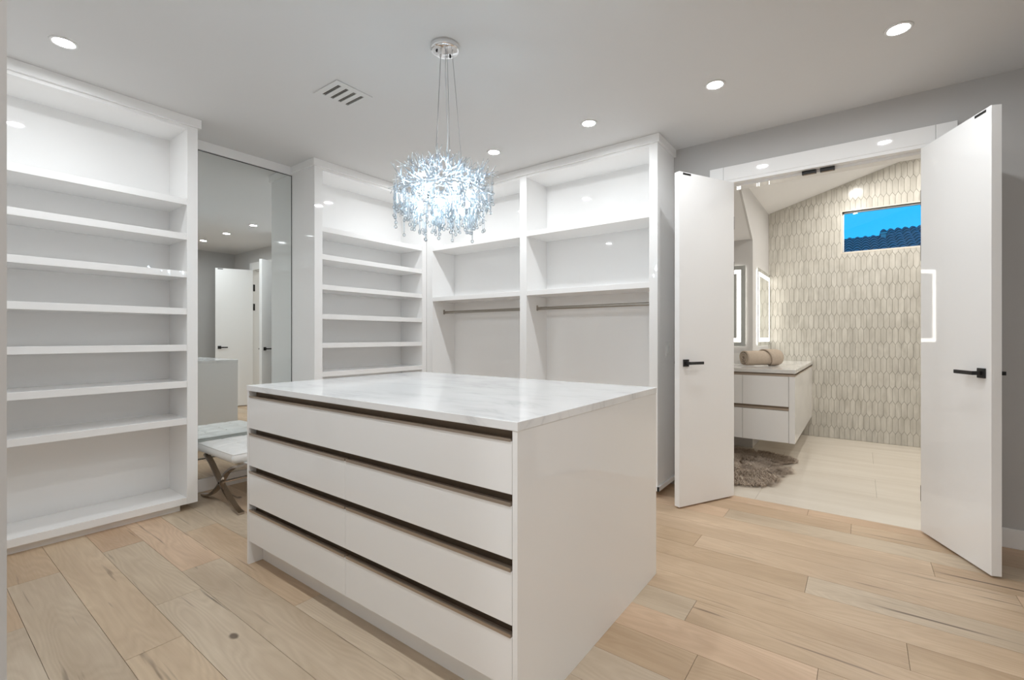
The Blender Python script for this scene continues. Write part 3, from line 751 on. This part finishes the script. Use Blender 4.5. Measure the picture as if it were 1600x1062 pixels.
for t in tiles:
    cx, cz, p = t; dy = random.uniform(-.0008, .0008)
    if id(t) in single:
        key = tuple((round(q[0] - cx, 5), round(q[1] - cz, 5)) for q in p)
        if key not in shared:
            mb = MB(); tile_mb(mb, p, 0); me = mb.mesh('picket_tile', (cx, YT, cz)); me.materials.append(M['picket']); shared[key] = me
        inst('picket_tile', shared[key], wtile, Vector((cx, YT + dy, cz)) - wloc(wtile))
    else: tile_mb(rest, p, dy)
ro = put('picket_tiles', rest, 'picket', wtile); ro['kind'] = 'stuff'

# side walls, alcove, ceiling
wl = MB().box(XW - .10, XW, Y1, YT, -.1, BZ(XW) + .02)
wl.slab([(XW, Y1, 2.338), (XW, Y1, BZ(XW) + .02), (XW, YB + .125, BZ(XW) + .02), (XW, YB + .125, 2.83), (XW, 5.03, 2.83)], (-.02, 0, 0))
tag(put('wall_bathroom_left', wl, 'bathwall'), 'pale grey bathroom wall carrying the lit mirror beside the tiles', 'wall', kind='structure')
tag(put('wall_bathroom_alcove', MB().box(-3.05, XW - .10, Y1, Y1 + .1, -.1, 2.45).box(-3.17, -3.05, YB + .125, Y1 + .1, -.1, 2.95), 'bathwall'), 'pale grey alcove wall behind the vanity corner', 'wall', kind='structure')
tag(put('wall_bathroom_right', B(1.72, 1.84, YB + .125, YT + .14, -.1, 3.8), 'bathwall'), 'pale grey bathroom wall opposite the vanity', 'wall', kind='structure')
bc = MB()
bc.slab([(XW - .02, YB + .125, BZ(XW - .02)), (1.84, YB + .125, BZ(1.84)), (1.84, YT + .14, BZ(1.84)), (XW - .02, YT + .14, BZ(XW - .02))], (0, 0, .1))
bc.slab([(-3.17, 5.03, 2.83), (XW - .02, 5.03, 2.83), (XW - .02, Y1 + .05, 2.315), (-3.17, Y1 + .05, 2.315)], (0, .06, .1))
bc.box(-3.17, XW - .02, YB + .125, 5.03, 2.83, 2.93)
tag(put('ceiling_bathroom', bc, 'bathceil'), 'white sloped ceiling of the bathroom', 'ceiling', kind='structure')

# window
wn_ = thing('window_1', ((WX0 + WX1) / 2, YT + .05, WZ0), 'small high window onto a blue dusk sky', 'window', kind='structure')
put('window_reveal', MB().box(WX0 - FR, WX0, YT - .006, YT + .12, WZ0 - FR, WZ1 + FR).box(WX1, WX1 + FR, YT - .006, YT + .12, WZ0 - FR, WZ1 + FR)
    .box(WX0, WX1, YT - .006, YT + .12, WZ0 - FR, WZ0).box(WX0, WX1, YT - .006, YT + .12, WZ1, WZ1 + FR), 'bathtile', wn_)
put('window_frame', MB().box(WX0, WX0 + .018, YT + .04, YT + .075, WZ0, WZ1).box(WX1 - .018, WX1, YT + .04, YT + .075, WZ0, WZ1)
    .box(WX0, WX1, YT + .04, YT + .075, WZ0, WZ0 + .012).box(WX0, WX1, YT + .04, YT + .075, WZ1 - .016, WZ1), 'trim', wn_)
put('window_pane', B(WX0 + .018, WX1 - .018, YT + .055, YT + .061, WZ0 + .012, WZ1 - .016), 'pane', wn_)

# ---------------------------------------------------------------- neighbour's tile roof beyond the window
def tile_ends(x0, x1, y0, z0, y1, z1, courses, pitch):
    mb = MB(); nx = int((x1 - x0) / pitch * 6)
    for c in range(courses):
        ya = y0 + (y1 - y0) * c / courses - .01; za = z0 + (z1 - z0) * c / courses + .09; vs = []
        for i in range(nx + 1):
            x = x0 + (x1 - x0) * i / nx; w = abs(math.sin(math.pi * (x - x0) / pitch)) * .115
            vs += [(x, ya, za + w - .045), (x, ya, za + w + .004), (x, ya + .03, za + w + .006)]
        mb.add(vs, [(3 * i + j, 3 * i + 3 + j, 3 * i + 4 + j, 3 * i + 1 + j) for i in range(nx) for j in (0, 1)])
    return mb
def tile_roof(x0, x1, y0, z0, y1, z1, courses, pitch=.21):
    mb = MB(); nx = int((x1 - x0) / pitch * 6)
    for c in range(courses):
        ya, yb = y0 + (y1 - y0) * c / courses, y0 + (y1 - y0) * (c + 1.12) / courses
        za, zb = z0 + (z1 - z0) * c / courses + .09, z0 + (z1 - z0) * (c + 1.12) / courses
        vs = []
        for i in range(nx + 1):
            x = x0 + (x1 - x0) * i / nx; w = abs(math.sin(math.pi * (x - x0) / pitch)) * .115 + random.uniform(-.003, .003)
            vs += [(x, ya, za + w - .11), (x, ya, za + w), (x, yb, zb + w)]
        mb.add(vs, [(3 * i + j, 3 * i + 3 + j, 3 * i + 4 + j, 3 * i + 1 + j) for i in range(nx) for j in (0, 1)])
    return mb
nh = thing('neighbouring_house', (1, 22, 0), 'house roof of curved tiles seen through the bathroom window at dusk', 'house')
put('tile_ends', tile_ends(-7, 12, 18.6, 3.20, 25.0, 5.42, 12, .27), 'roof_edge', nh)['kind'] = 'stuff'
put('tile_ends', tile_ends(.75, 12, 25.4, 5.0, 29.0, 6.35, 7, .27), 'roof_edge', nh)['kind'] = 'stuff'
put('roof', tile_roof(-7, 12, 18.6, 3.20, 25.0, 5.42, 12, .27), 'roof', nh)
put('roof_wing', tile_roof(.75, 12, 25.4, 5.0, 29.0, 6.35, 7, .27), 'roof', nh)
put('ridge_cap', MB().tube([(-7, 25.1, 5.44), (12, 25.1, 5.44)], .07, 10), 'roof', nh)
put('wall', MB().box(-6.6, 11.6, 19.4, 32, 0, 3.3), 'stucco', nh)
put('roof_vent', MB().box(.66, .82, 24.2, 24.4, 4.9, 5.42).box(.62, .86, 24.15, 24.45, 5.42, 5.47), 'stucco', nh)
tag(put('ground', B(-30, 40, YT + 1, 60, -.4, -.3), 'stucco'), 'bare ground outside the bathroom window', 'ground', kind='structure')

# ---------------------------------------------------------------- vanity
VX, VY = -.488, 5.03
va = thing('bathroom_vanity', (-1.0, 5.4, .25), 'white floating corner vanity with bronze drawer channels', 'vanity')
vb0, vb1 = .25, .901
car = MB().box(-3.048, -.488 - .05, VY + .03, Y1 - .001, vb0, vb1 - .03).box(XW + .001, -.488 - .022, Y1 - .001, YT - .007, vb0, vb1 - .03)
put('carcass', car, 'gloss', va)
put('end_panel', B(VX - .049, VX, VY, VY + .03, vb0, .873), 'gloss', va, bevel=.001)
put('side_panel', B(VX - .05, VX, VY + .031, YT - .008, vb0, .873), 'gloss', va, bevel=.001)
put('finger_channel', MB().box(-3.048, VX - .012, VY + .012, VY + .03, .871, .901).box(VX - .03, VX - .012, VY + .03, YT - .007, .871, .901), 'bronze', va)
put('finger_channel', B(-3.048, VX - .05, VY + .012, VY + .03, .551, .587), 'bronze', va)
put('pull_lip', MB().box(-3.048, VX, VY - .002, VY + .003, .873, .890).box(VX - .003, VX + .002, VY, YT - .007, .873, .885), 'bronze_lip', va)
put('pull_lip', B(-3.048, VX - .05, VY - .002, VY + .003, .553, .572), 'bronze_lip', va)
xs = [VX - .0505, -.932, -1.64, -2.35, -3.048]
for i in range(4):
    for z0, z1 in ((.252, .549), (.589, .872)):
        put('drawer', B(xs[i + 1] + .0015, xs[i] - .0015, VY, VY + .02, z0, z1), 'gloss', va, bevel=.001)
vt_poly = [(-3.048, VY - .004), (VX + .004, VY - .004), (VX + .004, YT - .0075), (XW + .001, YT - .0075), (XW + .001, Y1 - .001), (-3.048, Y1 - .001)]
tag(put('vanity_worktop', MB().prism(vt_poly, .901, .937), 'marble_v', bevel=.0015), 'white veined marble worktop on the floating vanity', 'worktop')
bs = put('vanity_backsplash', MB().box(-3.048, XW + .001, Y1 - .019, Y1 - .001, .937, 1.06).box(XW + .001, XW + .019, Y1 - .019, YT - .0075, .937, 1.06), 'marble_v')
tag(bs, 'low white marble upstand along the walls behind the vanity worktop', 'backsplash')

# lit mirrors
def led_mirror(name, label, frame, w=.89):
    """frame(a,b,z)->xyz, a along the wall 0..w, b out of the wall"""
    h, z0 = .915, 1.138
    def bx(mb, a0, a1, b0, b1, z0_, z1_):
        ps = [frame(a, b, z) for z in (z0_, z1_) for b in (b0, b1) for a in (a0, a1)]
        xs_, ys_, zs_ = zip(*ps); return mb.box(min(xs_), max(xs_), min(ys_), max(ys_), min(zs_), max(zs_))
    c = frame(w / 2, 0, z0); t = thing(name, c, label, 'mirror', 'lit bathroom mirrors')
    put('mirror_body', bx(MB(), .03, w - .03, .001, .012, z0 + .03, z0 + h - .03), 'plastic', t)
    put('backlight', bx(bx(bx(bx(MB(), .022, .03, .002, .011, z0 + .022, z0 + h - .022), w - .03, w - .022, .002, .011, z0 + .022, z0 + h - .022), .03, w - .03, .002, .011, z0 + .022, z0 + .03), .03, w - .03, .002, .011, z0 + h - .03, z0 + h - .022), 'led', t)
    put('mirror_glass', bx(MB(), 0, w, .012, .018, z0, z0 + h), 'mirror', t)
    i, s = .048, .042
    m = MB(); bx(m, i, i + s, .018, .0195, z0 + i, z0 + h - i); bx(m, w - i - s, w - i, .018, .0195, z0 + i, z0 + h - i)
    bx(m, i + s, w - i - s, .018, .0195, z0 + i, z0 + i + s); bx(m, i + s, w - i - s, .018, .0195, z0 + h - i - s, z0 + h - i)
    put('light_band', m, 'led', t)
led_mirror('lit_mirror', 'rectangular mirror with glowing border on the alcove wall', lambda a, b, z: (-1.042 - a, Y1 - b, z), 1.325)
led_mirror('lit_mirror', 'rectangular mirror with glowing border beside the picket tiles', lambda a, b, z: (XW + b, 6.045 + a, z))

# ---------------------------------------------------------------- towel roll
tr = thing('towel_roll', (-.845, 5.56, .937), 'taupe rolled towel lying on the marble vanity', 'towel')
R0 = .080; LT = .42
ax = Vector((math.cos(math.radians(42)), math.sin(math.radians(42)), 0)); sd = Vector((-ax.y, ax.x, 0)); cT = Vector((-.845, 5.56, .937 + (R0 + .0155) * .92 + .0008))
mb = MB(); na, nt_ = 96, 16
def rp(t, ph, r): return cT + ax * ((t - .5) * LT) + (sd * math.cos(ph) + Vector((0, 0, .92)) * math.sin(ph)) * r
turns = 3.2; vs = []
for k in range(na + 1):
    s = k / na; ph = -2 * math.pi * turns * (1 - s) - .6; r = .012 + (R0 - .012) * s
    for j in range(nt_ + 1):
        t = j / nt_; e = min(t, 1 - t) * LT; ed = 1 - (.20 if t > .5 else .03) * math.exp(-(e / .018) ** 1.3) * s
        vs.append(rp(.5 + (t - .5) * (1 - .07 * s ** 3), ph, r * ed * (1 + .02 * math.sin(7 * t + 3 * ph))))
mb.add(vs, [(k * (nt_ + 1) + j, k * (nt_ + 1) + j + 1, (k + 1) * (nt_ + 1) + j + 1, (k + 1) * (nt_ + 1) + j) for k in range(na) for j in range(nt_)], True)
tb = put('rolled_cloth', mb, 'towel', tr)
sm = tb.modifiers.new('thick', 'SOLIDIFY'); sm.thickness = .0105; sm.offset = -1
# diagonal outer flap
mb = MB(); vs = []; npz, ntz = 40, 10
for k in range(npz + 1):
    ph = -.9 + 2 * math.pi * .92 * k / npz; t0 = .42 + .30 * (k / npz)
    for j in range(ntz + 1):
        t = t0 + (.985 - t0) * j / ntz; e = (1 - t) * LT; ed = 1 - .16 * math.exp(-(e / .018) ** 1.3)
        vs.append(rp(.5 + (t - .5) * .94, ph, (R0 + .0155) * ed))
mb.add(vs, [(k * (ntz + 1) + j, k * (ntz + 1) + j + 1, (k + 1) * (ntz + 1) + j + 1, (k + 1) * (ntz + 1) + j) for k in range(npz) for j in range(ntz)], True)
fo = put('outer_flap', mb, 'towel', tr); sm = fo.modifiers.new('thick', 'SOLIDIFY'); sm.thickness = .012; sm.offset = 1

# ---------------------------------------------------------------- fur rug
rug = thing('fur_rug', (-1.05, 4.95, 0), 'shaggy taupe fur rug on the bathroom floor by the vanity', 'rug')
out = [(-.80, 4.23), (-.60, 4.33), (-.545, 4.52), (-.575, 4.68), (-.53, 4.80), (-.48, 4.93), (-.53, 5.05), (-.63, 5.10), (-.60, 5.20), (-.49, 5.28), (-.47, 5.40), (-.56, 5.50), (-.72, 5.58),
       (-.95, 5.62), (-1.2, 5.60), (-1.42, 5.52), (-1.52, 5.35), (-1.50, 5.0), (-1.47, 4.7), (-1.45, 4.45), (-1.3, 4.26), (-1.05, 4.20)]
rc = Vector((-1.02, 4.90))
def rug_pt(ph, s):
    """point at angle ph and fraction s from the centre to the outline"""
    n = len(out); best = None
    dx, dy = math.cos(ph), math.sin(ph)
    for i in range(n):
        p = Vector(out[i]) - rc; q = Vector(out[(i + 1) % n]) - rc; e = q - p; den = dx * e.y - dy * e.x
        if abs(den) < 1e-9: continue
        t = (p.x * e.y - p.y * e.x) / den; u = (p.x * dy - p.y * dx) / den
        if t > 0 and -1e-6 <= u <= 1 + 1e-6: best = t if best is None else min(best, t)
    return rc + Vector((dx, dy)) * (best or .3) * s
def rug_h(s, ph): return .004 + .030 * (1 - s ** 4) + .006 * math.sin(9 * s + 4 * ph) * (1 - s)
NP = 72; rad = []
for k in range(NP): rad.append((rug_pt(2 * math.pi * k / NP, 1.0) - rc).length)
def rug_xy(ph, s):
    f_ = (ph / (2 * math.pi) % 1) * NP; i = int(f_) % NP; a = rad[i] + (rad[(i + 1) % NP] - rad[i]) * (f_ - int(f_))
    return (rc.x + math.cos(ph) * a * s, rc.y + math.sin(ph) * a * s)
mb = MB(); vs = []; nr = 10
for k in range(NP):
    ph = 2 * math.pi * k / NP
    for j in range(nr + 1):
        s = max(.01, j / nr * .94); x, y = rug_xy(ph, s); vs.append((x, y, rug_h(s, ph)))
mb.add(vs, [(k * (nr + 1) + j, k * (nr + 1) + j + 1, ((k + 1) % NP) * (nr + 1) + j + 1, ((k + 1) % NP) * (nr + 1) + j) for k in range(NP) for j in range(nr)], True)
put('hide', mb, 'fur', rug)
mb = MB(); rf = random.Random(5)
clump = [(rf.uniform(-1.55, -.45), rf.uniform(4.15, 5.65), rf.uniform(0, 6.28)) for _ in range(240)]
for i in range(15000):
    ph = rf.uniform(0, 2 * math.pi); s = math.sqrt(rf.random()) * .97; x, y = rug_xy(ph, s)
    cb = min(clump, key=lambda c: (c[0] - x) ** 2 + (c[1] - y) ** 2) if i % 1 == 0 else None
    dx, dy = math.cos(ph) * (.35 + s * .75) + math.cos(cb[2]) * .55, math.sin(ph) * (.35 + s * .75) + math.sin(cb[2]) * .55
    # strands lean into the tip of their clump
    dx += (cb[0] - x) * 6; dy += (cb[1] - y) * 6
    l = math.hypot(dx, dy) or 1; dx, dy = dx / l + rf.uniform(-.3, .3), dy / l + rf.uniform(-.3, .3)
    Lh = rf.uniform(.035, .06); h0 = rug_h(s, ph) - .004; w = rf.uniform(.0015, .0028); px_, py_ = -dy * w, dx * w
    up = rf.uniform(.012, .03)
    A = (x - px_, y - py_, h0); Bq = (x + px_, y + py_, h0)
    C = (x + dx * Lh * .5 + px_ * .8, y + dy * Lh * .5 + py_ * .8, h0 + up); D = (x + dx * Lh * .5 - px_ * .8, y + dy * Lh * .5 - py_ * .8, h0 + up)
    T = (x + dx * Lh, y + dy * Lh, max(.003, h0 + up * .7))
    mb.add([A, Bq, C, D, T], [(0, 1, 2, 3), (3, 2, 4)], True)
fp = put('fur_pile', mb, 'fur', rug); fp['kind'] = 'stuff'
